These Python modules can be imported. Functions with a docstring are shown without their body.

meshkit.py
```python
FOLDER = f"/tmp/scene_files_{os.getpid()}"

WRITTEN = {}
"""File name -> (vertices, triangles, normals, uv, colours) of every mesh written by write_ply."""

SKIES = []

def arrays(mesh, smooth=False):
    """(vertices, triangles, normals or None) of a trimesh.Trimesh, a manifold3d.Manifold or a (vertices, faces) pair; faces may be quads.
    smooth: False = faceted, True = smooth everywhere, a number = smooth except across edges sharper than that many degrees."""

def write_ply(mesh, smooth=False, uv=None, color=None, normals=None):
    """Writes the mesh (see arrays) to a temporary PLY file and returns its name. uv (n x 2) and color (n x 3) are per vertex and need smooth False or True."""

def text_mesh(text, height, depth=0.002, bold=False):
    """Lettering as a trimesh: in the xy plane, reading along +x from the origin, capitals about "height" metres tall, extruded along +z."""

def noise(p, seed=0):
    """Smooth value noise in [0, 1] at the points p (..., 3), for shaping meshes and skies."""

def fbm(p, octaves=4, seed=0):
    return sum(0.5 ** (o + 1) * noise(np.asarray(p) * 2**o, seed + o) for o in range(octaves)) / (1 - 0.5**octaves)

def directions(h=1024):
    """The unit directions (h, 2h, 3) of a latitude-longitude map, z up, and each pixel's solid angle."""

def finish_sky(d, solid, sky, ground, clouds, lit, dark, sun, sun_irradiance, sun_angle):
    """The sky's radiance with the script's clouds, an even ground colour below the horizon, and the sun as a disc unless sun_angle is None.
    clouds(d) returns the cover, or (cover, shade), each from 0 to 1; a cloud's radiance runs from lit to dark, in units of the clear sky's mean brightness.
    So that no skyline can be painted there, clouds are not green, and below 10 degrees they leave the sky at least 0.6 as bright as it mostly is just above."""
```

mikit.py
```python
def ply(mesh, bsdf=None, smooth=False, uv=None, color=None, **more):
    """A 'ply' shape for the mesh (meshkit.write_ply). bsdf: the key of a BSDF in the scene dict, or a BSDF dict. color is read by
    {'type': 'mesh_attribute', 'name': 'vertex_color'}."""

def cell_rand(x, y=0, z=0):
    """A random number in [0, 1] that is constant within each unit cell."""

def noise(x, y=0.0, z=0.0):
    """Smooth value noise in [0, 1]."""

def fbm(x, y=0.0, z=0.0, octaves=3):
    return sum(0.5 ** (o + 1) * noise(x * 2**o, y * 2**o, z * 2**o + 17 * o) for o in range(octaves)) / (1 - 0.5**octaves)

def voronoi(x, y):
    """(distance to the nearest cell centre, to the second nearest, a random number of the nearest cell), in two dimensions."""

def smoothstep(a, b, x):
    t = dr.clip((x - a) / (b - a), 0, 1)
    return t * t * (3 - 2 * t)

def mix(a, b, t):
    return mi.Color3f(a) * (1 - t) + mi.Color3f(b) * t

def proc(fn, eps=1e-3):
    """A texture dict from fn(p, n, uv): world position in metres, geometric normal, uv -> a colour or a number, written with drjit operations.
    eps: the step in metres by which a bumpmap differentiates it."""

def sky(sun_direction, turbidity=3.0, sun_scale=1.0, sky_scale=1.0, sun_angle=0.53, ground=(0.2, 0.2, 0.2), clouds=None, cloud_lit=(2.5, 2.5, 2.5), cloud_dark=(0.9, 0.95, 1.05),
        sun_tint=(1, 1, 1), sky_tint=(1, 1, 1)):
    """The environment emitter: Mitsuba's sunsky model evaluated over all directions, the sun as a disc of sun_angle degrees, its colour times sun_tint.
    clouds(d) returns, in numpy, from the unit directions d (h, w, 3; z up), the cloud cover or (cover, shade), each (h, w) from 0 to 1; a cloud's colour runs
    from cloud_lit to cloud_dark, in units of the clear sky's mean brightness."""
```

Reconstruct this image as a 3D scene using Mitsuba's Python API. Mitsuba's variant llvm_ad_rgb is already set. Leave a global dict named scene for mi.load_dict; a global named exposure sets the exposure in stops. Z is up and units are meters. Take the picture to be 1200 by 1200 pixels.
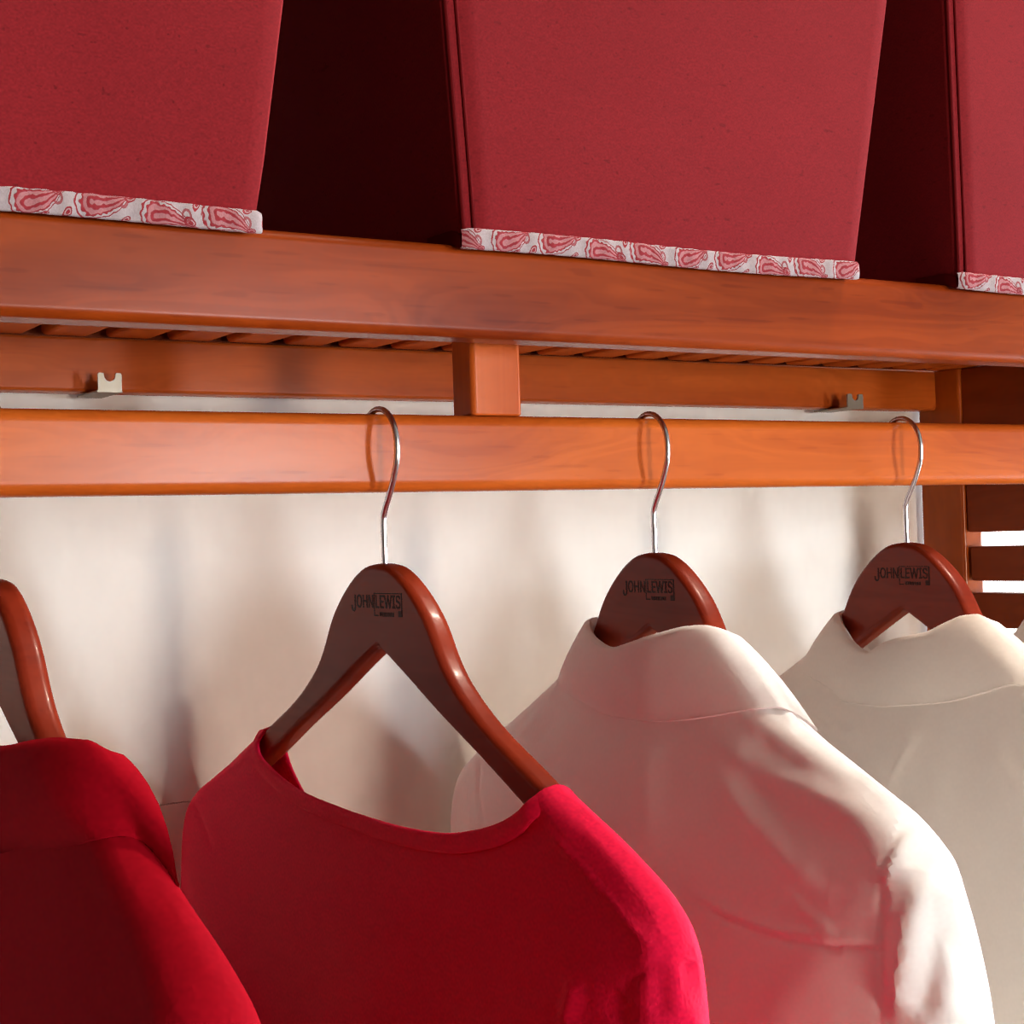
import math, numpy as np, trimesh, mitsuba as mi, drjit as dr, mikit, meshkit
from scipy.spatial import Delaunay, cKDTree
from scipy.sparse import coo_matrix
from scipy.interpolate import PchipInterpolator, interp1d
import shapely, shapely.geometry as sg
T = mi.ScalarTransform4f
scene, labels = {}, {}
ZO = 1.45                      # height of the eye above the floor; all builders work in eye height
# ---------------------------------------------------------------- camera, light, exposure
RX, RY, RZ = (0.8430, -0.5369, -0.0327), (-0.0184, 0.0319, -0.9993), (0.5375, 0.8431, 0.0171)
EYE = (-0.3531, -0.6643, ZO)
scene['camera'] = {'type': 'perspective', 'fov': 35.049, 'fov_axis': 'x', 'near_clip': 0.02, 'far_clip': 50.0,
    'to_world': T().look_at(origin=list(EYE), target=[EYE[i] + RZ[i] for i in range(3)], up=[-v for v in RY])}
exposure = 2.06
WARM_LAMP = ((0.05, -3.25, -0.27), 0.17, (46.0, 38.5, 31.5))           # globe on a stand behind the eye: centre, radius, radiance
CEILING_LAMP = ((0.57, -0.19, 0.96), 0.045, (135.0, 115.0, 93.0))
WINDOW = ((1.54, 1.90, -0.85, 0.52), (22.5, 25.0, 26.0))                # x0 x1 z0 z1 in the front wall, daylight radiance
SIDE_WINDOW = ((-1.08, -0.26, -0.95, 0.12), (7.4, 8.4, 9.2))              # y0 y1 z0 z1 in the right wall, daylight radiance
YF = -4.2

# ---------------------------------------------------------------- helpers
def key_of(name):
    if name not in scene and name not in labels: return name
    k = 1
    while f'{name}_{k:03d}' in scene or f'{name}_{k:03d}' in labels: k += 1
    return f'{name}_{k:03d}'
def up(mesh):
    if hasattr(mesh, 'to_mesh'):
        m = mesh.to_mesh(); mesh = trimesh.Trimesh(m.vert_properties[:, :3], m.tri_verts, process=False)
    elif isinstance(mesh, tuple): mesh = trimesh.Trimesh(mesh[0], mesh[1], process=False)
    m = mesh.copy(); m.apply_translation([0, 0, ZO]); return m
def put(name, mesh, bsdf, parent=None, smooth=False, label=None, **kw):
    key = key_of((parent + '__' if parent else '') + name)
    scene[key] = mikit.ply(up(mesh), bsdf, smooth=smooth, **kw)
    if label: labels.setdefault(key, {})['label'] = label
    return key
def thing(name, label, cat, group=None):
    key = key_of(name); labels[key] = {'label': label, 'category': cat}
    if group: labels[key]['group'] = group
    return key
def tag(key, label, cat, group=None):
    labels[key] = {'label': label, 'category': cat, **({'group': group} if group else {})}
def struct(name, mesh, bsdf, **kw):
    k = put(name, mesh, bsdf, **kw); labels[k] = {'kind': 'structure', 'label': kw.get('label') or name.replace('_', ' ')}; return k
def box(x0, x1, y0, y1, z0, z1):
    m = trimesh.creation.box(extents=[x1 - x0, y1 - y0, z1 - z0]); m.apply_translation([(x0 + x1) / 2, (y0 + y1) / 2, (z0 + z1) / 2]); return m
def loft(rings, closed=True, caps=True):
    """rings: (m, k, 3) closed cross-sections, joined one after another."""
    R = np.asarray(rings, float); m, k = R.shape[:2]; F = []
    j = np.arange(k); jn = (j + 1) % k if closed else j + 1
    if not closed: j, jn = j[:-1], jn[:-1]
    for i in range(m - 1):
        F.append(np.stack([i * k + j, i * k + jn, (i + 1) * k + jn], 1)); F.append(np.stack([i * k + j, (i + 1) * k + jn, (i + 1) * k + j], 1))
    V = R.reshape(-1, 3)
    if caps:
        V = np.vstack([V, R[0].mean(0), R[-1].mean(0)]); a, b = m * k, m * k + 1
        F.append(np.stack([j * 0 + a, jn, j], 1)); F.append(np.stack([j * 0 + b, (m - 1) * k + j, (m - 1) * k + jn], 1))
    M = trimesh.Trimesh(V, np.vstack(F), process=False)
    if closed and caps and M.volume < 0: M.invert()
    return M
def rbar(x0, x1, y0, y1, z0, z1, r=0.003, axis=0, n=4, end=None):
    """A bar with rounded long edges (radius r or one per corner) and softened ends, running along axis."""
    lo, hi = np.array([x0, y0, z0], float), np.array([x1, y1, z1], float)
    o = [i for i in range(3) if i != axis]; a0, a1, b0, b1 = lo[o[0]], hi[o[0]], lo[o[1]], hi[o[1]]
    def sect(ins):
        pts = []
        for (ca, cb, t0) in ((a1, b1, 0), (a0, b1, 90), (a0, b0, 180), (a1, b0, 270)):
            sa, sb = (1 if ca == a1 else -1), (1 if cb == b1 else -1)
            for t in np.radians(np.linspace(t0, t0 + 90, n + 1)):
                pts.append((ca - sa * (r + ins) + r * math.cos(t), cb - sb * (r + ins) + r * math.sin(t)))
        return np.array(pts)
    e = end or min(0.0012, r * 0.5); rings = []
    for pos, ins in ((lo[axis], e), (lo[axis] + e * .08, e * .6), (lo[axis] + e * .3, e * .3), (lo[axis] + e * .6, e * .08), (lo[axis] + e, 0), (hi[axis] - e, 0), (hi[axis] - e * .6, e * .08), (hi[axis] - e * .3, e * .3), (hi[axis] - e * .08, e * .6), (hi[axis], e)):
        s = sect(ins); ring = np.zeros((len(s), 3)); ring[:, axis] = pos; ring[:, o[0]] = s[:, 0]; ring[:, o[1]] = s[:, 1]; rings.append(ring)
    return loft(rings)
def tube(path, r, k=14):
    P = np.asarray(path, float); t = np.gradient(P, axis=0); t /= np.linalg.norm(t, axis=1, keepdims=True)
    n = np.cross(t[0], [1, 0, 0.01]); n /= np.linalg.norm(n); rings = []; a = np.arange(k) * 2 * np.pi / k
    rr = np.broadcast_to(r, len(P))
    for i in range(len(P)):
        n = n - t[i] * (n @ t[i]); n /= np.linalg.norm(n); b = np.cross(t[i], n)
        rings.append(P[i] + rr[i] * (np.cos(a)[:, None] * n + np.sin(a)[:, None] * b))
    return loft(rings)
def smoothpath(P, n):
    P = np.asarray(P, float); s = np.r_[0, np.cumsum(np.linalg.norm(np.diff(P, axis=0), axis=1))]
    return PchipInterpolator(s, P, axis=0)(np.linspace(0, s[-1], n))
def resample(P, step):
    P = np.asarray(P, float); s = np.r_[0, np.cumsum(np.linalg.norm(np.diff(P, axis=0), axis=1))]
    n = max(2, int(round(s[-1] / step)) + 1); u = np.linspace(0, s[-1], n); return np.stack([np.interp(u, s, P[:, i]) for i in range(P.shape[1])], 1)

# ---------------------------------------------------------------- materials
rgb = lambda *c: {'type': 'rgb', 'value': list(c)}
def two(d): return {'type': 'twosided', 'bsdf': d}
fbm, noise, mix, sstep = mikit.fbm, mikit.noise, mikit.mix, mikit.smoothstep
def wood_fn(light, dark, axis, seed):
    def fn(p, n, uv):
        q = [p.x, p.y, p.z]; l = q[axis]; a, b = [q[i] for i in range(3) if i != axis]
        w = fbm(l * 7 + seed, a * 26, b * 26, 3)
        lines = fbm(l * 5 + w * 1.5, a * 150 + w * 13 + seed, b * 150 + w * 13, 3)
        fine = noise(l * 60, a * 900 + seed, b * 900)
        fleck = sstep(0.80, 0.90, noise(l * 45, a * 420 + seed, b * 420))
        t = dr.clip(0.26 * sstep(0.34, 0.66, lines) + 0.72 * sstep(0.35, 0.70, w) + 0.12 * (fine - 0.5) + 0.25 * fleck, 0, 1.3)
        return mix(light, dark, t)
    return fn
def varnish(fn, rough, coat, bump=None, spec=0.4, gloss=0.97):
    d = {'type': 'principled', 'base_color': mikit.proc(fn) if callable(fn) else rgb(*fn), 'roughness': rough, 'specular': spec, 'clearcoat': coat, 'clearcoat_gloss': gloss}
    if bump: d = {'type': 'bumpmap', 'scale': 1.0, 'tex': mikit.proc(bump, 4e-4), 'bsdf': d}
    return two(d)
def cherry(light, dark, axis, seed, rough=0.28, spec=0.26): return varnish(wood_fn(light, dark, axis, seed), rough, 0.0, spec=spec)
scene['cherry_x'] = cherry((0.46, 0.094, 0.0115), (0.325, 0.052, 0.0055), 0, 1.7, 0.28, 0.20)
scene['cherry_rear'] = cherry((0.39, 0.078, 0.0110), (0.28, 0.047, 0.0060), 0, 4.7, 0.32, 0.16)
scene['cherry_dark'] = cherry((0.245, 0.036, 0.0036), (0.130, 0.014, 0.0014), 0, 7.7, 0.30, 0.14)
scene['cherry_shelf'] = cherry((0.46, 0.094, 0.0120), (0.36, 0.066, 0.0075), 1, 6.1, 0.35, 0.15)
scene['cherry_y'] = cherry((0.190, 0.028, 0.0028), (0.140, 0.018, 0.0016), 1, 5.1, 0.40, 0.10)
scene['cherry_z'] = cherry((0.43, 0.082, 0.0110), (0.34, 0.055, 0.0065), 2, 9.3, 0.30, 0.18)
scene['cherry_post'] = cherry((0.310, 0.058, 0.0055), (0.235, 0.040, 0.0035), 2, 2.3, 0.21, 0.22)
scene['mahogany'] = varnish(wood_fn((0.225, 0.022, 0.0060), (0.165, 0.014, 0.0045), 1, 3.3), 0.36, 0.5, spec=0.1, gloss=0.995)
scene['print_ink'] = two({'type': 'principled', 'base_color': rgb(0.042, 0.007, 0.004), 'roughness': 0.5, 'specular': 0.1})
scene['chrome'] = {'type': 'roughconductor', 'material': 'Cr', 'alpha': 0.05, 'distribution': 'ggx'}
scene['satin_steel'] = two({'type': 'principled', 'base_color': rgb(0.27, 0.23, 0.18), 'metallic': 0.6, 'roughness': 0.36})
def wall_fn(p, n, uv):
    t = fbm(p.x * 9, p.y * 9, p.z * 9, 4); b = noise(p.x * 240, p.y * 240, p.z * 60)
    return mix((0.76, 0.73, 0.69), (0.72, 0.69, 0.65), t) * (0.985 + 0.03 * b)
def wall_bump(p, n, uv): return 0.00025 * fbm(p.x * 160, p.y * 160, p.z * 160, 3)
scene['wall_paint'] = two({'type': 'bumpmap', 'scale': 1.0, 'tex': mikit.proc(wall_bump, 1e-3), 'bsdf': {'type': 'principled', 'base_color': mikit.proc(wall_fn), 'roughness': 0.7, 'specular': 0.25}})
scene['crack_grey'] = two({'type': 'diffuse', 'reflectance': rgb(0.42, 0.38, 0.35)})
scene['room_paint'] = two({'type': 'diffuse', 'reflectance': rgb(0.06, 0.055, 0.05)})
scene['front_paint'] = two({'type': 'diffuse', 'reflectance': rgb(0.16, 0.15, 0.14)})
scene['room_floor'] = two({'type': 'diffuse', 'reflectance': rgb(0.07, 0.04, 0.025)})
scene['lamp_metal'] = two({'type': 'principled', 'base_color': rgb(0.1, 0.09, 0.08), 'metallic': 0.6, 'roughness': 0.4})
def weave(p, n, uv):
    return 0.00010 * (noise(p.x * 1500 + p.z * 1500, p.y * 1500, p.z * 1500) + 0.6 * noise(p.x * 700, p.y * 700, p.z * 700))
def linen_fn(p, n, uv):
    t = fbm(p.x * 14, p.y * 14, p.z * 14, 3); s = noise(p.x * 1300, p.y * 1300, p.z * 1300); k = sstep(0.86, 0.93, noise(p.x * 420 + 3, p.y * 420, p.z * 420))
    return mix((0.178, 0.0082, 0.0118), (0.150, 0.0062, 0.0092), t) * (0.83 + 0.34 * s) * (1 - 0.25 * k)
def cloth(fn, bump, sheen=0.4, rough=0.9, spec=0.15, tint=0.6):
    return two({'type': 'bumpmap', 'scale': 1.0, 'tex': mikit.proc(bump, 3e-4), 'bsdf': {'type': 'principled', 'base_color': mikit.proc(fn), 'roughness': rough, 'specular': spec, 'sheen': sheen, 'sheen_tint': tint}})
scene['red_linen'] = cloth(linen_fn, weave, 0.3)
scene['red_piping'] = two({'type': 'principled', 'base_color': rgb(0.085, 0.003, 0.004), 'roughness': 0.85, 'specular': 0.05})
# paisley print: teardrops with rings, little curls and dots on off-white
MOTIFS = [(0.0075, 0.0038, 0.0060, 0.10, 1), (0.0330, 0.0054, 0.0062, -0.12, 1), (0.0590, 0.0034, 0.0060, 0.16, -1), (0.0850, 0.0056, 0.0062, -0.05, -1)]
LEAVES = [(0.0235, 0.0022, 0.0024, 0.9), (0.0195, 0.0078, 0.0022, -0.7), (0.0490, 0.0080, 0.0024, 0.4), (0.0470, 0.0014, 0.0020, 0.6), (0.0735, 0.0022, 0.0026, -0.3), (0.0760, 0.0080, 0.0022, 1.0), (0.0985, 0.0078, 0.0022, 0.2), (0.1000, 0.0014, 0.0020, 0.0), (0.0150, 0.0010, 0.0016, 0.3), (0.0430, 0.0088, 0.0016, 0.0)]
def paisley(u, v):
    L = 0.104; u = u - L * dr.floor(u / L); red = mi.Float(0); deep = mi.Float(0)
    wob = (noise(u * 800, v * 800) - 0.5) * 0.16
    for (cx, cy, s, ang, flip) in MOTIFS:
        c, sn = math.cos(ang), math.sin(ang)
        x, y = (u - cx), (v - cy)
        x = x - L * dr.round(x / L); x = dr.select(x > 0, x / (s * 1.75), x / (s * 1.15)); y = y / s
        x, y = c * x + sn * y, (c * y - sn * x) * flip
        tail = dr.abs(y - 0.36 * dr.square(dr.maximum(x, 0))) / dr.maximum(1 - x / 1.9, 0.02)
        e = dr.select(x < 0, dr.sqrt(x * x + y * y), dr.select(x < 1.9, tail, 9.0)) + wob
        scal = 0.05 * dr.sin(dr.atan2(y, x - 0.2) * 14)
        line = sstep(1.00, 0.95, e) * sstep(0.84, 0.89, e) + sstep(0.70 + scal, 0.64 + scal, e) * sstep(0.50, 0.56, e) + sstep(0.34, 0.28, e) * sstep(0.10, 0.16, e)
        red = dr.maximum(red, dr.clip(line, 0, 1)); deep = dr.maximum(deep, sstep(0.66, 0.58, e) * 0.75)
    for (cx, cy, r, ang) in LEAVES:
        c, sn = math.cos(ang), math.sin(ang); x, y = u - cx, v - cy; x = x - L * dr.round(x / L); x, y = (c * x + sn * y) / r, (c * y - sn * x) / (r * 0.62)
        e = dr.sqrt(x * x + y * y) + 0.25 * x + wob
        red = dr.maximum(red, sstep(1.0, 0.92, e) * sstep(0.62, 0.70, e) + sstep(0.42, 0.34, e)); deep = dr.maximum(deep, sstep(0.66, 0.6, e) * 0.4)
    curl = dr.sqrt(dr.square((u / 0.013 - dr.floor(u / 0.013) - 0.5) * 5.2) + dr.square((v - 0.0052 - 0.0030 * (mikit.cell_rand(dr.floor(u / 0.013)) - 0.5)) * 900 * 0.5)) + wob
    red = dr.maximum(red, 0.8 * sstep(0.9, 0.8, curl) * sstep(0.45, 0.55, curl) * sstep(0.5, 0.4, dr.maximum(red, deep)))
    return dr.clip(red, 0, 1), deep
def paisley_fn(p, n, uv):
    red, deep = paisley(uv.x, uv.y)
    g = mix((0.30, 0.245, 0.255), (0.30, 0.075, 0.085), deep)
    return mix(g, (0.20, 0.020, 0.026), red) * (0.9 + 0.2 * noise(uv.x * 2500, uv.y * 2500))
scene['paisley_cotton'] = cloth(paisley_fn, weave, 0.2)
def jersey(p, n, uv): return 0.00016 * noise(p.x * 1100, p.y * 1100, p.z * 700) + 0.0002 * fbm(p.x * 260, p.y * 260, p.z * 260, 2)
def poplin(p, n, uv): return 0.00006 * noise(p.x * 1800, p.y * 1800, p.z * 900) + 0.0006 * fbm(p.x * 45, p.y * 45, p.z * 30, 2)
def flat(c, amt=0.06, f=300):
    def fn(p, n, uv): return mi.Color3f(c) * (1 - amt + 2 * amt * noise(p.x * f, p.y * f, p.z * f))
    return fn
scene['cerise_wool'] = cloth(flat((0.64, 0.0070, 0.048), 0.10, 900), jersey, 1.0, 0.95, 0.05, 0.3)
scene['crimson_cotton'] = cloth(flat((0.26, 0.0012, 0.008), 0.06, 600), jersey, 0.15, 0.95, 0.05)
scene['white_poplin'] = cloth(flat((0.81, 0.79, 0.78), 0.02, 700), poplin, 0.15, 0.8, 0.2)
scene['ivory_poplin'] = cloth(flat((0.78, 0.725, 0.66), 0.02, 700), poplin, 0.15, 0.8, 0.2)

# ---------------------------------------------------------------- room shell
WY = 0.268
k = struct('wall_back', box(-2.4, 2.6, WY, WY + 0.1, -ZO, 1.1), 'wall_paint', label='white painted wall behind the clothes rail')
crk = resample([(-0.030, -0.1500), (-0.014, -0.1512), (0.000, -0.1508), (0.012, -0.1516)], 0.002)
put('crack', loft([[(x, WY - 0.0003, z - 0.0004), (x, WY - 0.0003, z + 0.0004), (x, WY + 0.001, z + 0.0004), (x, WY + 0.001, z - 0.0004)] for x, z in crk]), 'crack_grey', k, label='hairline crack in the paint')
struct('floor', box(-2.4, 2.6, YF - 0.1, WY + 0.1, -ZO - 0.05, -ZO), 'room_floor')
struct('ceiling', box(-2.4, 2.6, YF - 0.1, WY + 0.1, 1.1, 1.15), 'front_paint')
struct('wall_left', box(-2.5, -2.4, YF - 0.1, WY + 0.1, -ZO, 1.1), 'room_paint')
(sy0, sy1, sz0, sz1), srad = SIDE_WINDOW
wr = struct('wall_right', box(2.6, 2.7, YF - 0.1, sy0, -ZO, 1.1), 'front_paint')
for b in ((sy1, WY + 0.1, -ZO, 1.1), (sy0, sy1, -ZO, sz0), (sy0, sy1, sz1, 1.1)): put('panel', box(2.6, 2.7, *b), 'front_paint', wr)
w = struct('window_2', box(2.59, 2.71, sy0 - 0.04, sy0, sz0 - 0.04, sz1 + 0.04), 'front_paint')
for b in ((sy1, sy1 + 0.04, sz0 - 0.04, sz1 + 0.04), (sy0, sy1, sz0 - 0.04, sz0), (sy0, sy1, sz1, sz1 + 0.04)): put('frame_bar', box(2.59, 2.71, *b), 'front_paint', w)
pane = trimesh.Trimesh([(2.66, sy0, sz0), (2.66, sy1, sz0), (2.66, sy1, sz1), (2.66, sy0, sz1)], [[0, 2, 1], [0, 3, 2]], process=False)
put('daylit_pane', pane, 'room_paint', w, emitter={'type': 'area', 'radiance': rgb(*srad)})
(wx0, wx1, wz0, wz1), wrad = WINDOW
wf = struct('wall_front', box(-2.4, wx0, YF - 0.1, YF, -ZO, 1.1), 'front_paint')
for b in ((wx1, 2.6, -ZO, 1.1), (wx0, wx1, -ZO, wz0), (wx0, wx1, wz1, 1.1)): put('panel', box(b[0], b[1], YF - 0.1, YF, b[2], b[3]), 'front_paint', wf)
w = struct('window_1', box(wx0 - 0.04, wx0, YF - 0.11, YF + 0.02, wz0 - 0.04, wz1 + 0.04), 'front_paint')
for b in ((wx1, wx1 + 0.04, wz0 - 0.04, wz1 + 0.04), (wx0, wx1, wz0 - 0.04, wz0), (wx0, wx1, wz1, wz1 + 0.04)): put('frame_bar', box(b[0], b[1], YF - 0.11, YF + 0.02, b[2], b[3]), 'front_paint', w)
pane = trimesh.Trimesh([(wx0, YF - 0.06, wz0), (wx1, YF - 0.06, wz0), (wx1, YF - 0.06, wz1), (wx0, YF - 0.06, wz1)], [[0, 2, 1], [0, 3, 2]], process=False)
put('daylit_pane', pane, 'room_paint', w, emitter={'type': 'area', 'radiance': rgb(*wrad)})

# ---------------------------------------------------------------- the wooden open wardrobe
rack = thing('open_wardrobe', 'cherry-stained wooden clothes rack with slatted shelf and hanging rail against white wall', 'clothes rack')
XP = 0.6283
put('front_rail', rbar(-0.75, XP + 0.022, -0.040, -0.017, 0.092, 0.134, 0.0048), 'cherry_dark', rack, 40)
put('hanging_rail', rbar(-0.75, XP, 0.001, 0.019, 0.0242, 0.0607, 0.0058), 'cherry_x', rack, 40)
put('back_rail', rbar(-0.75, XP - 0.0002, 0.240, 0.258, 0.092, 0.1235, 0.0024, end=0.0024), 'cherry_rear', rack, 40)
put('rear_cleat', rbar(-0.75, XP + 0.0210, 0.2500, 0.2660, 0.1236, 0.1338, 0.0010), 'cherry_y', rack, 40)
put('rail_block', rbar(0.0519, 0.0808, 0.003, 0.0232, 0.0606, 0.1235, 0.0030, axis=2), 'cherry_z', rack, 40)
x = -0.0949 - 0.0369 * 17
while x < XP + 0.02:
    put('shelf_slat', rbar(x + 0.0095, x + 0.0369, -0.0168, 0.2404, 0.1235, 0.1338, 0.0027, axis=1), 'cherry_shelf', rack, 40); x += 0.0369
put('back_post', rbar(XP, XP + 0.0215, 0.2175, 0.2610, -ZO, 0.1233, 0.0026, axis=2, n=5), 'cherry_post', rack, 40)
put('front_post', rbar(XP, XP + 0.0215, -0.0165, 0.0270, -ZO, 0.1233, 0.0026, axis=2, n=5), 'cherry_post', rack, 40)
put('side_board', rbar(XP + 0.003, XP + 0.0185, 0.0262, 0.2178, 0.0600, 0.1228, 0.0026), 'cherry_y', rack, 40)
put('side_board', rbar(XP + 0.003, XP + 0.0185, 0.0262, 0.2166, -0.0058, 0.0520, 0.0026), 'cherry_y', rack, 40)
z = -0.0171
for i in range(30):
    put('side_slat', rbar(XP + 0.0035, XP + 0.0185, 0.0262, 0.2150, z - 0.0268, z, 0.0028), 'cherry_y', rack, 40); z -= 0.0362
def bracket(x0, x1):
    yb, yf, zt, zb, t = 0.256, 0.220, 0.1008, 0.0902, 0.0013
    xm, hw, r = (x0 + x1) / 2, (x1 - x0) / 2, 0.0033
    arc = [(xm + r * math.cos(a), zt - 0.0012 + r * math.sin(a) * 1.1) for a in np.radians(np.linspace(0, -180, 13))]
    P = [(x0, zb), (x1, zb), (x1, zt - 0.0008), (x1 - 0.0008, zt), (xm + r + 0.0004, zt)] + arc + [(xm - r - 0.0004, zt), (x0 + 0.0008, zt), (x0, zt - 0.0008)]
    tab = trimesh.creation.extrude_polygon(sg.Polygon(P), t, engine='earcut')
    tab.apply_transform([[1, 0, 0, 0], [0, 0, 1, yf], [0, 1, 0, 0], [0, 0, 0, 1]])
    base = rbar(x0 - 0.0008, x1 + 0.0004, yf + 0.0002, yb, zb - 0.0004, zb + 0.0010, 0.0005, axis=1)
    k = put('shelf_bracket', trimesh.util.concatenate([tab, base]), 'satin_steel', rack, 30, label='notched steel bracket')
bracket(-0.0603, -0.0466); bracket(0.5112, 0.5272)

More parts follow.
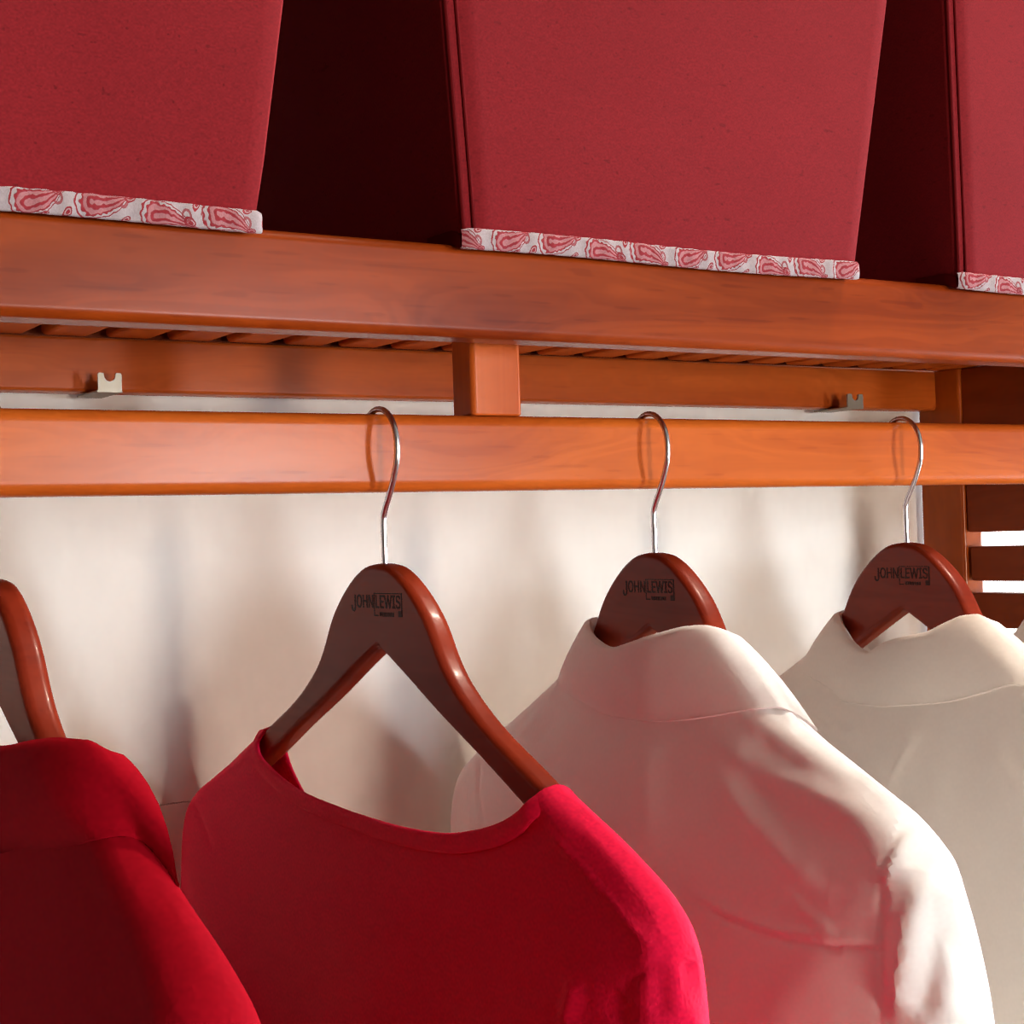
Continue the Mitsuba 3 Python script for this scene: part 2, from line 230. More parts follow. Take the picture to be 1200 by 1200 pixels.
# ---------------------------------------------------------------- fabric boxes on the shelf
def storage_box(xl, xr, label):
    b = thing('storage_box', label, 'storage box', 'red fabric boxes on the shelf')
    z0, z1, yf, yb, tp = 0.1345, 0.420, -0.0462, 0.228, 0.12
    zs = np.linspace(z0, z1, 12)
    def ring(z, ins=0.0, r=0.0035):
        e = tp * (z - z0) - ins; x0, x1, y0, y1 = xl - e, xr + e, yf - 0.1 * (z - z0) + ins, yb + 0.1 * (z - z0) - ins
        pts = []
        for (cx, cy, t0) in ((x1, y1, 0), (x0, y1, 90), (x0, y0, 180), (x1, y0, 270)):
            sx, sy = (1 if cx == x1 else -1), (1 if cy == y1 else -1)
            for t in np.radians(np.linspace(t0, t0 + 90, 5)): pts.append((cx - sx * r + r * math.cos(t), cy - sy * r + r * math.sin(t), z))
        return pts
    rings = [ring(z0, 0.003), ring(z0 + 0.0012, 0.0006)] + [ring(z) for z in zs[1:]] + [ring(z1, 0.002), ring(z1 - 0.004, 0.004)] + [ring(z, 0.004) for z in zs[::-1][1:-1]]
    put('body', loft(rings), 'red_linen', b, 40)
    # sewn-on front panel, a little proud of the body, with a stitched edge
    nx, nz = 60, 60; V = []; e = 0.0075
    for j in range(nz + 1):
        z = z0 + 0.003 + (z1 - z0 - 0.004) * j / nz
        for i in range(nx + 1):
            u = i / nx; x = xl + e - tp * (z - z0) + (xr - xl - e - 0.002 + 2 * tp * (z - z0)) * u
            d = min(min(u, 1 - u) * (xr - xl), (z - z0)); bulge = 0.0011 * (1 - math.exp(-d / 0.0012)) + 0.0010 * math.sin(math.pi * u)
            V.append((x, yf - 0.1 * (z - z0) - bulge + 0.0006 * (meshkit.noise(np.array([[x * 30 + xl, z * 30, 1.0]]))[0] - .5), z))
    V = np.array(V); F = []
    for j in range(nz):
        for i in range(nx): a = j * (nx + 1) + i; F += [[a, a + 1, a + nx + 2], [a, a + nx + 2, a + nx + 1]]
    put('front_panel', trimesh.Trimesh(V, F, process=False), 'red_linen', b, True)
    for dx, rr in ((0.0012, 0.0011), (0.0062, 0.0008)):
        P = [(xl + dx - tp * (z - z0), yf - 0.1 * (z - z0) + (0.0004 if dx < .002 else -0.0004), z) for z in np.linspace(z0 + 0.004, z1 - 0.003, 40)]
        put('edge_piping', tube(P, rr, 10), 'red_piping', b, True)
    # paisley hem that laps over the front rail
    zt, zb = 0.1395, 0.1300; n = 90; m = 14; Vb, UV = [], []
    x0, x1 = xl - 0.0012, xr + 0.0008
    for i in range(n + 1):
        u = i / n; x = x0 + (x1 - x0) * u; sag = 0.0006 * math.sin(7 * u + xl * 9) ; endr = 0.0035 * (math.exp(-u * (x1 - x0) / 0.0009) + math.exp(-(1 - u) * (x1 - x0) / 0.0009))
        prof = []
        for j in range(m + 1):
            t = j / m; a = math.pi * t
            z = (zt + zb) / 2 + sag + (zt - zb) / 2 * math.cos(a) * (1 - 0.12 * endr / 0.0035); y = yf - 0.0014 - 0.0020 * math.sin(a) ** 0.35 + endr * 0.55 + 0.0003 * math.sin(u * 150)
            prof.append((x, y, z)); UV.append((x + xl * 3.7, 0.0092 * (1 - t)))
        Vb += prof
    Vb = np.array(Vb); F = []
    for i in range(n):
        for j in range(m): a = i * (m + 1) + j; F += [[a, a + 1, a + m + 2], [a, a + m + 2, a + m + 1]]
    put('paisley_hem', trimesh.Trimesh(Vb, F, process=False), 'paisley_cotton', b, True, uv=np.array(UV), label='red and white paisley hem')
    # the hem's return along the left side, lying on the rail
    put('hem_return', loft([[(xl - 0.001 + 0.0006 * q, y, z) for q, z in ((0, zl), (1, zl - 0.001), (3, zl - 0.001), (3, zl + 0.0055), (0, zl + 0.0055))] for y, zl in ((yf + 0.0005, 0.1312), (yf + 0.004, 0.1330), (yf + 0.008, 0.1345), (yf + 0.03, 0.1348))]), 'red_piping', b, False)
storage_box(-0.3160, -0.0785, 'red fabric box with paisley hem, leftmost of the three on the shelf')
storage_box(0.0195, 0.2605, 'red fabric box with paisley hem, middle of the three on the shelf')
storage_box(0.3375, 0.5790, 'red fabric box with paisley hem, rightmost on the shelf, mostly cut off')

# ---------------------------------------------------------------- hangers
def frame(x0, rho):
    a = math.radians(rho); M = np.eye(4); M[:3, 0] = (math.cos(a), math.sin(a), 0); M[:3, 1] = (-math.sin(a), math.cos(a), 0); M[0, 3] = x0; return M
def moved(m, M): m = m.copy(); m.apply_transform(M); return m
HP = smoothpath([(0, -9), (11, -10.0), (20, -13.2), (27.5, -17.4), (34, -22), (40, -27), (46, -33), (51, -39.5), (56.5, -48), (64, -57), (77, -67.5), (95, -78.5), (120, -90.5), (150, -105), (180, -119.5), (196, -128)], 90) / 1000
HB = np.array([(196, -141), (180, -135), (150, -121), (122, -107.5), (90, -91.5), (54, -74.5), (20, -57.2), (0, -47.5)]) / 1000
def hanger_mesh():
    half = np.vstack([HP, smoothpath([HP[-1], (0.2005, -0.1335), HB[0]], 9)[1:-1], smoothpath(HB, 60)])
    out = np.vstack([half[:-1], (half * [-1, 1])[::-1][:-1]])       # closed, starts at the crown
    out = out[:-0 or None]
    P = sg.Polygon(out); out = np.array(P.exterior.coords)[:-1]
    if not P.exterior.is_ccw: out = out[::-1]
    d = np.roll(out, -1, 0) - np.roll(out, 1, 0); nrm = np.stack([d[:, 1], -d[:, 0]], 1); nrm /= np.linalg.norm(nrm, axis=1, keepdims=True)
    Th = 0.0118; rings = []
    for s in (-1, 1):
        seq = np.radians(np.linspace(0, 90, 7)); seq = seq if s < 0 else seq[::-1]
        for a in seq:
            r = 0.0042; q = out - nrm * (r * 0.75) * (1 - math.sin(a)); xx = s * (Th / 2 - r * (1 - math.cos(a)))
            rings.append(np.column_stack([np.full(len(q), xx), q]))
    k = len(out); side = loft(rings, caps=False); V = side.vertices; F = [side.faces]
    for off, ring, flip in ((0, rings[0], True), ((len(rings) - 1) * k, rings[-1], False)):
        _, tri = None, None
        tv, tf = trimesh.creation.triangulate_polygon(sg.Polygon(ring[:, 1:]), engine='earcut')
        _, idx = cKDTree(ring[:, 1:]).query(tv); f = idx[tf] + off
        F.append(f)
    m = trimesh.Trimesh(V, np.vstack(F), process=False); trimesh.repair.fix_normals(m); return m
HANGER = hanger_mesh()
ang = np.radians(np.linspace(-35, 180, 40)); cz, cy, cr = 0.0452, 0.0025, 0.0174
arc = [(0, cy - cr * math.cos(a), cz + cr * math.sin(a)) for a in ang[::-1]]
HOOK = tube(smoothpath([(0, cy + 0.0172, 0.036)] + arc[1:-6] + [(0, -0.0146, 0.040), (0, -0.0110, 0.0305), (0, -0.0062, 0.0225), (0, -0.0016, 0.0160), (0, 0.0004, 0.0115), (0, 0.0006, 0.004), (0, 0, -0.020)], 110), 0.00138, 14)
def logo_mesh():
    bits = []
    def word(t, h, y, z, sx):
        m = meshkit.text_mesh(t, h, 0.0002, bold=True); m.apply_scale([sx, 1, 1]); m.apply_translation([y, z, 0]); bits.append(m); return m.bounds[1][0]
    a = word('J', 0.0092, 0, -0.0022, 0.8); a = word('OHN', 0.0072, a + 0.0004, 0, 0.86); b = a + 0.0010
    c = word('LEWIS', 0.0072, b + 0.0006, 0, 0.84)
    def bar(x0, x1, z0, z1): m = trimesh.creation.box(extents=[x1 - x0, z1 - z0, 0.0002]); m.apply_translation([(x0 + x1) / 2, (z0 + z1) / 2, 0.0001]); bits.append(m)
    bar(b - 0.0004, b + 0.0002, -0.0048, 0.0086); bar(c + 0.0006, c + 0.0018, -0.0048, 0.0086); bar(b - 0.0004, c + 0.0018, 0.0080, 0.0086); bar(b - 0.0004, b + 0.004, -0.0048, -0.0040)
    for i in range(7): bar(b + 0.0055 + i * 0.0022, b + 0.0071 + i * 0.0022, -0.0048, -0.0024)
    bar(c - 0.0022, c + 0.0018, -0.0048, -0.0014)
    m = trimesh.util.concatenate(bits); w = c + 0.0018
    # text x -> -y (reads left to right from the -x side), text y -> z, depth -> -x
    m.apply_translation([-w / 2, 0, 0]); m.apply_scale([0.92, 0.80, 1]); m.apply_transform([[0, 0, -1, -0.0059], [-1, 0, 0, -0.001], [0, 1, 0, -0.0292], [0, 0, 0, 1]]); return m
LOGO = logo_mesh()
def hanger(x0, rho, label, swivel=0.0):
    M = frame(x0, rho); h = thing('clothes_hanger', label, 'hanger', 'wooden hangers on the rail')
    put('wooden_frame', moved(HANGER, M), 'mahogany', h, 35)
    put('hook', moved(HOOK, M @ frame(0.0, swivel)), 'chrome', h, True, label='chrome hook')
    put('stamped_name', moved(LOGO, M), 'print_ink', h, label='dark stamped lettering')
    return h
HX = [(-0.1785, 0), (0.0, 0), (0.157, -5.5), (0.339, -8.0), (0.530, -6.0)]
HL = ['glossy mahogany hanger under the dark red top, cut off by the left picture edge', 'glossy mahogany hanger inside the red round-neck jumper', 'glossy mahogany hanger inside the pinkish white shirt, second chrome hook from the right post', 'glossy mahogany hanger inside the ivory shirt, in front of the right post', 'mahogany hanger inside the shirt at the right picture edge']
for i, ((x0, rho), l) in enumerate(zip(HX, HL)): hanger(x0, rho, l, -34.0 if i == 0 else 0.0)

# ---------------------------------------------------------------- garments
def fold_field(P, folds):
    """Cloth folds: each (points, amplitude, width, taper): a ridge (+) or furrow (-) along a polyline in garment space."""
    D = np.zeros(len(P))
    for pts, amp, wid in folds:
        pts = resample(np.asarray(pts, float) / 1000, 0.003); pts = P[cKDTree(P).query(pts)[1]]
        for _ in range(3): pts[1:-1] = (pts[:-2] + 2 * pts[1:-1] + pts[2:]) / 4
        best = np.full(len(P), 9.0); ub = np.zeros(len(P)); s = np.r_[0, np.cumsum(np.linalg.norm(np.diff(pts, axis=0), axis=1))]
        for i in range(len(pts) - 1):
            a, b = pts[i], pts[i + 1]; t = np.clip(((P - a) @ (b - a)) / ((b - a) @ (b - a)), 0, 1); d = np.linalg.norm(P - (a + t[:, None] * (b - a)), axis=1)
            c = d < best; best[c] = d[c]; ub[c] = (s[i] + t * (s[i + 1] - s[i]))[c] / s[-1]
        env = np.clip(np.minimum(ub, 1 - ub) * 5 + 0.25, 0, 1)
        D += amp / 1000 * np.exp(-(best / (wid / 1000)) ** 2) * env
    return D
def garment_shell(ridge, neck_l, neck_r, radius, grow, folds_l, folds_r=(), hem=-0.62, dense=-0.33, seed=1, flat_len=0.06, grid=0.0021):
    """Two cloth panels joined over the ridge (far hem - far shoulder - neck | neck - near shoulder - near hem), in garment space (n, y, z).
    ridge: (far, near) polylines in mm from the neck outwards; radius(u): half thickness of the rounded edge, u = metres from the neck."""
    far, near = [np.array(r, float) / 1000 for r in ridge]
    def side(r):
        r = resample(smoothpath(np.vstack([r, [r[-1, 0] * 1.02, dense]]), 300), 0.0018); low = resample(np.array([r[-1], [r[-1, 0] * 1.05, hem]]), 0.014)[1:]
        return r, low
    fr, fl = side(far); nr, nl = side(near)
    fpath, npath = np.vstack([fr, fl]), np.vstack([nr, nl])
    rp = np.vstack([fpath, npath]); su = np.concatenate([np.r_[0, np.cumsum(np.linalg.norm(np.diff(q, axis=0), axis=1))] for q in (fpath, npath)])
    dens = resample(fpath, 0.002), resample(npath, 0.002)
    tree = cKDTree(np.vstack(dens)); tu = np.concatenate([np.r_[0, np.cumsum(np.linalg.norm(np.diff(q, axis=0), axis=1))] for q in dens])
    lf, ln_ = sg.LineString(fpath), sg.LineString(npath)
    def dist(Q):
        pts = shapely.points(Q); a, b = shapely.distance(pts, lf), shapely.distance(pts, ln_)
        near_b = b < a; u = np.where(near_b, shapely.line_locate_point(ln_, pts), shapely.line_locate_point(lf, pts)); return np.minimum(a, b), u
    def lift(Q, nkl):
        d, u = dist(Q); r = radius(u)
        dn = shapely.distance(shapely.points(Q), nkl)
        return np.where(d < r, np.sqrt(np.maximum(r * r - (r - np.minimum(d, r)) ** 2, 0)), r + grow * (1 - np.exp(-(d - r) / 0.09)) * (1 - np.exp(-dn / flat_len)))
    rng = np.random.default_rng(seed); allV, allF, n0 = [], [], 0; sides = []
    for sgn, neck, folds in ((-1, neck_l, folds_l), (1, neck_r, folds_r)):
        nk = resample(smoothpath(np.vstack([far[0], np.array(neck, float) / 1000, near[0]]), 400), 0.0016)[1:-1]
        hemp = resample(np.array([npath[-1], fpath[-1]]), 0.014)[1:-1]
        poly = sg.Polygon(np.vstack([fpath[::-1], nk, npath, hemp]))
        pts = [fpath, npath, nk, hemp]
        for path, s in ((fr, 1), (nr, -1)):
            rr = radius(np.r_[0, np.cumsum(np.linalg.norm(np.diff(path, axis=0), axis=1))]); t = np.gradient(path, axis=0); t /= np.linalg.norm(t, axis=1, keepdims=True)
            nrm = np.stack([t[:, 1], -t[:, 0]], 1); nrm *= np.sign((nrm @ np.array([0, -1.0]) + nrm @ np.array([-s, 0]) * 1.0))[:, None]
            for a in np.radians([9, 18, 27, 36, 45, 54, 63, 72, 81, 90]):
                off = (rr * (1 - math.cos(a)))[:, None]; q = path + nrm * off; dd = shapely.distance(shapely.points(q), sg.LineString(path)); ok = np.abs(dd - off[:, 0]) < 0.0004 * 1 + off[:, 0] * .05
                pts.append(q[ok])
        x0, y0, x1, y1 = poly.bounds
        def hexgrid(h, zlo, zhi):
            gx, gz = np.arange(x0, x1, h), np.arange(zlo, zhi, h * 0.87); X, Z = np.meshgrid(gx, gz); X[1::2] += h / 2; q = np.stack([X.ravel(), Z.ravel()], 1); return q + rng.uniform(-.12, .12, q.shape) * h
        g = np.vstack([hexgrid(grid, dense, y1), hexgrid(0.014, hem, dense)])
        edge = np.vstack(pts); dd, _ = cKDTree(edge).query(g); lim = np.where(g[:, 1] > dense, 0.0013, 0.006)
        g = g[(dd > lim) & shapely.contains_xy(poly, g[:, 0], g[:, 1])]
        Q = np.vstack(pts[:4] + [q[shapely.contains_xy(poly, q[:, 0], q[:, 1])] for q in pts[4:]] + [g])
        # thin out near-duplicates of ring points, keep boundary first
        keep = np.ones(len(Q), bool); nb = sum(len(q) for q in pts[:4])
        for i, j in cKDTree(Q).query_pairs(0.00045):
            if j >= nb: keep[j] = False
        Q = Q[keep]
        tri = Delaunay(Q).simplices; c = Q[tri].mean(1); a2 = np.abs(np.cross(Q[tri[:, 1]] - Q[tri[:, 0]], Q[tri[:, 2]] - Q[tri[:, 0]]))
        tri = tri[shapely.contains_xy(poly.buffer(-0.00002), c[:, 0], c[:, 1]) & (a2 > 1e-10)]
        W = lift(Q, sg.LineString(np.vstack([far[0], nk, near[0]]))); W[:len(fpath) + len(npath)] = 0
        # even out the crease that the distance field leaves below the shoulder point
        e = np.vstack([tri[:, [0, 1]], tri[:, [1, 2]], tri[:, [2, 0]]]); e = np.vstack([e, e[:, ::-1]])
        A = coo_matrix((np.ones(len(e)), (e[:, 0], e[:, 1])), shape=(len(Q), len(Q))).tocsr(); deg = np.maximum(np.asarray(A.sum(1)).ravel(), 1)
        dQ, uQ = dist(Q); blend = np.clip((dQ - 0.8 * radius(uQ)) / (0.6 * radius(uQ)), 0, 1)
        for _ in range(90): W = W + blend * (A @ W / deg - W)
        V = np.column_stack([sgn * W, Q]); nn = np.cross(V[tri[:, 1]] - V[tri[:, 0]], V[tri[:, 2]] - V[tri[:, 0]]); fl_ = nn[:, 0] * sgn < 0; tri[fl_] = tri[fl_][:, ::-1]
        allV.append(V); allF.append(tri + n0); sides.append(np.full(len(V), sgn)); n0 += len(V)
    V, F, S = np.vstack(allV), np.vstack(allF), np.concatenate(sides)
    nbd = len(fpath) + len(npath); m = np.arange(len(V)); n1 = len(allV[0]); m[n1:n1 + nbd] = np.arange(nbd); F = m[F]
    used = np.unique(F); re = np.full(len(V), -1); re[used] = np.arange(len(used)); V, F, S = V[used], re[F], S[used]
    mesh = trimesh.Trimesh(V, F, process=False); N = mesh.vertex_normals.copy()
    D = np.where(S < 0, fold_field(V, folds_l), fold_field(V, folds_r) if len(folds_r) else 0)
    edge0 = V[:, 0] == 0
    D[edge0] = fold_field(V[edge0], folds_l)
    D += 0.0011 * (meshkit.fbm(V * [25, 18, 9] + seed, 3) - 0.5)
    return trimesh.Trimesh(V + N * D[:, None], F, process=False), V, S
def split_sleeves(mesh, V0, far_y, near_y):
    """Faces beyond the armhole curves (functions y(z)) become the two sleeves."""
    c = V0[mesh.faces].mean(1); near = c[:, 1] < near_y(c[:, 2], c[:, 0]); far = c[:, 1] > far_y(c[:, 2], c[:, 0]); out = []
    for sel in (~(near | far), near, far):
        f = mesh.faces[sel]; u = np.unique(f); re = np.full(len(mesh.vertices), -1); re[u] = np.arange(len(u)); out.append(trimesh.Trimesh(mesh.vertices[u], re[f], process=False))
    return out
def collar(th, fold_n, fold_y, fold_z, leaf_n, leaf_y, leaf_z, stand=0.030, wav=0.0, puff=0.0020):
    """A turned-down collar: stand inside, fold on top, leaf outside; tables per angle th (0 = back of the neck)."""
    t = np.linspace(th[0], th[-1], 150); I = lambda v: PchipInterpolator(th, np.asarray(v, float) / 1000)(t)
    fn, fy, fz, ln, ly, lz = map(I, (fold_n, fold_y, fold_z, leaf_n, leaf_y, leaf_z)); rings = []
    for i in range(len(t)):
        f, l = np.array([fn[i], fy[i], fz[i]]), np.array([ln[i], ly[i], lz[i]]); o = np.array([-math.cos(math.radians(t[i])), math.sin(math.radians(t[i])), 0])
        d = (l - f); L = np.linalg.norm(d); d /= L; side = o - d * (o @ d); side /= np.linalg.norm(side)
        outer = [f + np.array([0, 0, 0.0]) + o * 0.0004]
        for u in (0.05, 0.12, 0.22, 0.36, 0.52, 0.68, 0.82, 0.92, 0.975): outer.append(f + d * L * u + side * (puff * math.sin(math.pi * min(1, u * 1.05)) ** 0.8 + 0.0011 + wav * math.sin(t[i] * .35 + 1) * u * (0.4 + .6 * math.sin(t[i] * .21))))
        tip = [l + side * 0.0012, l + d * 0.0004 + side * 0.0006, l - side * 0.0002]
        inner = [f + d * L * u + side * (puff * math.sin(math.pi * min(1, u * 1.05)) ** 0.8 - 0.0004) for u in (0.9, 0.6, 0.3, 0.12)]
        so = f - o * 0.0016 - np.array([0, 0, 0.004]); sb = f - o * 0.0008 - np.array([0, 0, stand])
        st = [so, sb, sb - o * 0.0012 - np.array([0, 0, .0004]), sb - o * 0.0024, f - o * 0.0038 - np.array([0, 0, 0.006]), f - o * 0.0030 - np.array([0, 0, 0.0018]), f - o * 0.0012 + np.array([0, 0, 0.0004])]
        rings.append(outer + tip + inner + st)
    return loft(rings)
def neckband(path3, width, thick, out):
    """A sewn band along a neckline in space; out: outward normals; the band hangs down from the path."""
    P, rings = path3, []
    for i, p in enumerate(P):
        t = P[min(i + 1, len(P) - 1)] - P[max(i - 1, 0)]; t /= np.linalg.norm(t); o = out[i]; d = np.cross(t, o); d /= np.linalg.norm(d); d = d if d[2] < 0 else -d
        sect = [(0.25, -0.5), (0.0, -0.2), (-0.04, 0.3), (0.03, 0.8), (0.2, 1.0), (0.55, 1.05), (0.85, 0.9), (0.97, 0.55), (1.0, 0.1), (0.8, -0.3)]
        rings.append([p + d * width * a + o * thick * b for a, b in sect])
    return loft(rings)
def band_on(mesh, S_path, width, thick, lift):
    """Neckband along the polyline S_path (n, y, z) snapped to the mesh."""
    tr = cKDTree(mesh.vertices); _, i = tr.query(S_path); N = mesh.vertex_normals[i]
    k = 9; ker = np.ones(k) / k; Np = np.vstack([N[:k], N, N[-k:]]); N = np.stack([np.convolve(Np[:, j], ker, 'same') for j in range(3)], 1)[k:-k]; N /= np.linalg.norm(N, axis=1, keepdims=True)
    Pp = mesh.vertices[i]; Pp = np.vstack([Pp[:1]] * 4 + [Pp] + [Pp[-1:]] * 4); Pp = np.stack([np.convolve(Pp[:, j], np.ones(5) / 5, 'same') for j in range(3)], 1)[4:-4]
    return neckband(Pp + N * lift, width, thick, N)
def garment(name, label, cat, x0, rho, bsdf, ridge, neck_l, neck_r, radius, grow, folds, far_y, near_y, coll=None, band=None, hem=-0.62, seed=1, folds_r=(), coll_label=None, flat_len=0.06, grid=0.0021):
    g = thing(name, label, cat); M = frame(x0, rho)
    mesh, V0, S = garment_shell(ridge, neck_l, neck_r, radius, grow, folds, folds_r, hem=hem, seed=seed, flat_len=flat_len, grid=grid)
    b, near, far = split_sleeves(mesh, V0, far_y, near_y)
    put('bodice', moved(b, M), bsdf, g, True); put('sleeve', moved(near, M), bsdf, g, True); put('sleeve', moved(far, M), bsdf, g, True)
    if coll is not None: put('collar', moved(coll, M), bsdf, g, 40, label=coll_label)
    if band:
        far0, near0 = np.array(ridge[0][0]) / 1000, np.array(ridge[1][0]) / 1000
        for nk, s in ((neck_l, -1), (neck_r, 1)):
            P2 = resample(smoothpath(np.vstack([far0, np.array(nk, float) / 1000, near0]), 400), 0.003)
            sel = np.where((S == s) | (V0[:, 0] == 0))[0]; _, i = cKDTree(V0[sel][:, 1:]).query(P2); i = sel[i]
            put('neckband', moved(band_on(mesh, mesh.vertices[i], *band), M), bsdf, g, True)
    return g
def rad(pairs):
    u, r = np.array(pairs).T / 1000
    return lambda x: np.interp(x, u, r)

# cerise jumper
far = [(129, -93.4), (150, -103.2), (180, -117.2), (204, -127.5), (223, -136), (234, -145), (240, -160), (243, -185), (246, -250)]
near = [(-136, -96.0), (-152, -103.2), (-183, -117.5), (-203, -130), (-211, -139), (-215.5, -152), (-217, -175), (-218, -250)]
garment('jumper', 'bright red round-neck jumper on the mahogany hanger with its whole head showing', 'jumper', 0.0, 0.0, 'cerise_wool', (far, near),
    [(130.5, -103), (126, -108.5), (118, -111.2), (101, -116.1), (70, -121.6), (37, -123.6), (15, -124.5), (-21, -125), (-66, -123.2), (-93, -118.4), (-110, -113.6), (-126, -106)],
    [(140, -108), (133, -120), (121, -130), (95, -150), (60, -165), (0, -172), (-60, -165), (-100, -146), (-126, -114)],
    rad([(0, 9), (50, 10), (90, 12.5), (140, 16), (300, 20)]), 0.022,
    [([(-9, -142, -111), (-10, -171, -124), (-11, -193, -136), (-12, -208, -144)], 1.3, 1.2), ([(-8, -156, -110), (-9, -184, -124), (-10, -205, -135), (-9, -214, -142)], -1.2, 5), ([(3, -219, -146), (-4, -218, -145), (-10, -214, -146), (-14, -205, -153), (-16, -194, -162)], -0.7, 1.6), ([(-16, -170, -164), (-21, -166, -178)], 2.4, 5), ([(-16, -196, -162), (-18, -192, -172)], -1.6, 7), ([(-11, -214, -149), (-14, -214, -168)], -1.6, 4), ([(-7, -218, -150), (-7, -220, -168)], 1.0, 4), ([(-12, 223, -144), (-14, 203, -151), (-17, 179, -166)], -1.2, 2.4), ([(-11, 219, -140), (-9, 179, -123), (-9, 136, -109)], 0.5, 1.2)],
    lambda z, n: 0.205 + 0 * z, lambda z, n: -0.204 + 0 * z, band=(0.0085, 0.0016, 0.0006), seed=4)
# white shirts
TH = list(range(-105, 106, 15))
def ring(a, b, y0): return [-b * math.cos(math.radians(t)) for t in TH], [y0 + a * math.sin(math.radians(t)) for t in TH]
fn, fy = ring(65, 20, -1)
SN_L = [(60, -66), (30, -76), (0, -80), (-40, -76), (-66, -66)]; SN_R = [(60, -72), (30, -100), (0, -120), (-40, -100), (-66, -72)]
sfar = [(72, -60.5), (95, -76.0), (127, -92.0), (150, -103), (180, -117.2), (200, -128), (222, -143), (232, -163), (235, -185), (237, -260)]
snear = [(-78, -64.5), (-95, -76.0), (-125, -91.0), (-150, -101.8), (-172, -111.5), (-184, -117), (-195, -124.5), (-205, -134), (-211, -148), (-217, -166), (-222, -188), (-226, -220), (-228, -260)]
srad = rad([(0, 13), (60, 12), (100, 14), (130, 18), (200, 21), (400, 24)])
fz2 = [-50.5, -47.9, -45.7, -44.3, -45.0, -47.6, -50.8, -54.6, -57.5, -55.0, -51.5, -47.5, -44.8, -44.3, -47]
LEAF2 = [(4, -123.5, -90), (1, -112, -83.5), (-4, -105, -80.5), (-10.5, -94.6, -81.7), (-14.8, -70.9, -86), (-17.5, -42.3, -90.2), (-19.7, -13.5, -92.4), (-19.4, 18.2, -92.5), (-16.9, 49.3, -88.4), (-14.7, 71.9, -85.1), (-12.4, 86.5, -81.8), (-7.5, 95, -82), (-1, 99, -84), (6, 98, -88), (12, 94, -94)]
arm_far, arm_near = (lambda z, n: 0.200 + 0 * z), (lambda z, n: np.where(z > -0.145, -0.183 - 0.75 * np.abs(n), -0.203))
FOLDS2 = [([(-17, -75, -99), (-15, -112, -108), (-13, -150, -116), (-12, -178, -120)], 1.35, 5), ([(-13, -98, -94), (-11, -133, -103), (-10, -159, -110)], -1.1, 4.5), ([(-19, -78, -111), (-20, -106, -129), (-22, -135, -143), (-23, -160, -151)], 1.7, 6.5), ([(-18, -99, -113), (-17, -134, -126), (-18, -174, -134)], -1.2, 7), ([(-24, -136, -154), (-26, -154, -163), (-27, -170, -166)], 0.9, 2.4), ([(-24, -92, -138), (-25, -96, -149)], -0.8, 5), ([(-22, -19, -101), (-30, -33, -150)], 1.0, 12), ([(-30, -73, -171), (-29, -96, -174), (-29, -127, -176), (-29, -164, -172), (-21, -195, -169)], -1.5, 1.4), ([(-30, -72, -168), (-29, -95, -171), (-28, -127, -173), (-29, -163, -169), (-20, -195, -166)], 1.1, 2.4), ([(4, -186, -119), (-10, -192, -127), (-17, -192, -138), (-19, -191, -145), (-21, -195, -169), (-24, -193, -197)], -1.2, 1.7), ([(-6, -192, -124), (-14, -194, -133), (-18, -193, -143)], 1.3, 3.2), ([(-1, -200, -128), (-10, -204, -137)], -2, 5), ([(-6, -207, -140), (-14, -206, -151), (-18, -205, -166), (-21, -202, -193)], 3.1, 5), ([(-4, -212, -153), (-12, -214, -168), (-18, -212, -192)], -3.1, 5), ([(1, -216, -162), (-7, -221, -191)], -1.0, 1.8), ([(-13, 100, -96), (-15, 141, -119), (-17, 166, -131)], 0.8, 3), ([(-17, 74, -98), (-17, 115, -119), (-20, 144, -136)], -0.8, 3), ([(-17, 183, -133), (-23, 176, -152), (-28, 157, -170)], -1.6, 3), ([(-18, 200, -143), (-23, 186, -159), (-28, 172, -174)], 1.2, 2.6)]
garment('shirt', 'white shirt lit pink beside the red jumper, its right shoulder bluish white', 'shirt', 0.157, -5.5, 'white_poplin', (sfar, snear), SN_L, SN_R, srad, 0.030, FOLDS2,
    arm_far, arm_near, collar(TH, fn, fy, fz2, *zip(*LEAF2), wav=0.0), seed=7, flat_len=0.02)
fz3 = [-52.2, -50.8, -48.4, -49.2, -53.3, -58.7, -61.5, -65.2, -71.4, -67, -59.4, -54, -50.5, -50, -53]
LEAF3 = [(4, -126, -93), (0, -119, -90), (-4, -112, -87.5), (-10.8, -97.4, -83.6), (-15, -76, -89.3), (-18.4, -49.6, -95.6), (-21.5, -22, -98.9), (-23.2, 5.8, -101.5), (-21.2, 34.4, -101.4), (-17.8, 59.1, -94.3), (-15.2, 79, -90), (-10.5, 97, -88.2), (-3, 103, -89), (5, 102, -92), (12, 97, -97)]
FOLDS3 = [([(-23, -34, -109), (-29, -20, -134), (-34, -2, -164)], 1.1, 5), ([(-19, -82, -110), (-22, -104, -133), (-24, -114, -149)], 1.1, 6), ([(-22, -66, -120), (-28, -68, -155)], -0.9, 9), ([(-27, 13, -118), (-28, 55, -142)], -0.7, 5)]
garment('shirt', 'ivory shirt in front of the slatted wooden side panel, right of the pinkish one', 'shirt', 0.339, -8.0, 'ivory_poplin', (sfar, snear), SN_L, SN_R, srad, 0.030, FOLDS3, arm_far, arm_near,
    collar(TH, fn, fy, fz3, *zip(*LEAF3)), seed=11, flat_len=0.02, grid=0.0026)
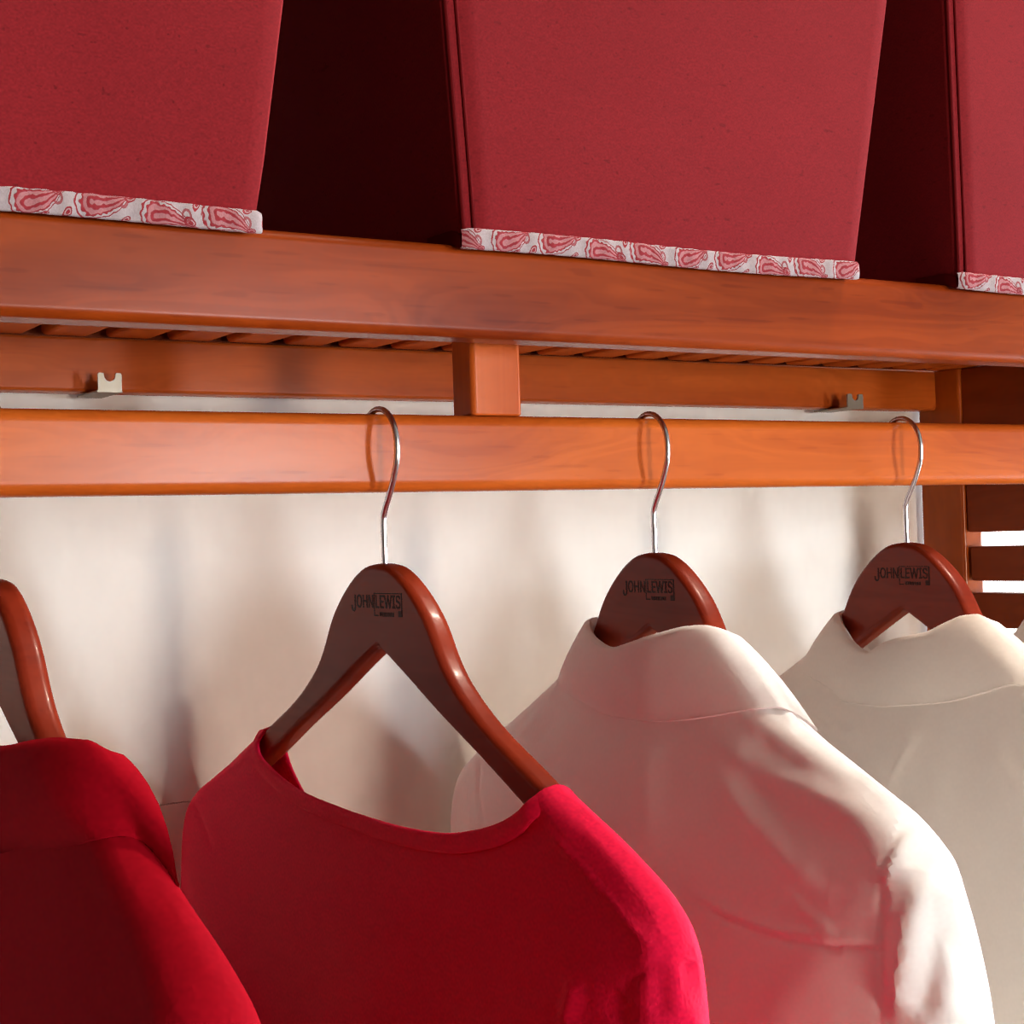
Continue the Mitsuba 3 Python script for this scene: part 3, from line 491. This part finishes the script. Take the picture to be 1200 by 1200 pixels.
garment('shirt', 'pale shirt of which only a collar corner shows at the right picture edge', 'shirt', 0.530, -6.0, 'ivory_poplin', (sfar, snear), SN_L, SN_R, srad, 0.028, [], arm_far, arm_near,
    collar(TH, fn, fy, [v - 4 for v in fz2], *zip(*[(n, y, z - 3) for n, y, z in LEAF2])), seed=13, flat_len=0.02, grid=0.006)
# dark red top at the left edge
fng, fyg = ring(125, 20, 0)
fzg = [-68.9, -66.4, -63.5, -63.4, -65.5, -69.5, -72, -74, -73, -71, -67, -64, -63, -66, -70]
LEAFG = [(8, -168, -107), (7, -156, -101), (4, -147.5, -95), (-2.6, -144.7, -92.8), (-9.7, -136.5, -94.7), (-11.8, -86, -106), (-11.5, -36, -114.3), (-12, 0, -117.5), (-13, 44, -117), (-12.5, 85, -108), (-10, 136, -98), (-3, 145, -95), (4, 148, -97), (7, 156, -103), (8, 168, -110)]
gfar = [(126, -80), (150, -97), (180, -113), (205, -126), (225, -138), (238, -152), (246, -175), (250, -250)]
gnear = [(-126, -80), (-150, -95), (-180, -109), (-202, -120), (-218, -131), (-228, -146), (-233, -166), (-237, -250)]
garment('polo_neck', 'dark red high-collared top at the left edge of the picture', 'top', -0.1755, 0.0, 'crimson_cotton', (gfar, gnear),
    [(90, -98), (40, -112), (0, -116), (-40, -112), (-90, -98)], [(90, -105), (40, -130), (0, -140), (-40, -130), (-90, -105)],
    rad([(0, 10), (60, 12), (110, 17), (300, 22)]), 0.026, [([(8, -177, -112), (5, -212, -127)], 0.8, 4)], lambda z, n: 0.22 + 0 * z, lambda z, n: -0.212 + 0 * z, collar(TH, fng, fyg, fzg, *zip(*LEAFG), stand=0.034, puff=0.0065), seed=17, flat_len=0.03, grid=0.0027)

# ---------------------------------------------------------------- lamps of the room, behind and right of the eye
(c, r, rad_) = WARM_LAMP
lk = thing('globe_lamp', 'tall lamp with a warm globe standing in the room behind the eye', 'lamp')
gl = trimesh.creation.icosphere(subdivisions=3, radius=r); gl.apply_translation(c); put('globe', gl, 'room_paint', lk, True, emitter={'type': 'area', 'radiance': rgb(*rad_)})
cyl = trimesh.creation.cylinder(0.012, c[2] - r + ZO, sections=16); cyl.apply_translation((c[0], c[1], (c[2] - r - ZO) / 2)); put('pole', cyl, 'lamp_metal', lk)
bs = trimesh.creation.cylinder(0.14, 0.02, sections=32); bs.apply_translation((c[0], c[1], -ZO + 0.01)); put('base', bs, 'lamp_metal', lk)
(c, r, rad_) = CEILING_LAMP
lk = thing('ceiling_lamp', 'round white ceiling lamp above and in front of the wardrobe', 'lamp')
gl = trimesh.creation.icosphere(subdivisions=3, radius=r); gl.apply_translation(c); put('globe', gl, 'room_paint', lk, True, emitter={'type': 'area', 'radiance': rgb(*rad_)})
cyl = trimesh.creation.cylinder(0.03, 1.1 - c[2] - r + 0.004, sections=24); cyl.apply_translation((c[0], c[1], (1.1 + c[2] + r) / 2 - 0.001)); put('ceiling_mount', cyl, 'lamp_metal', lk)
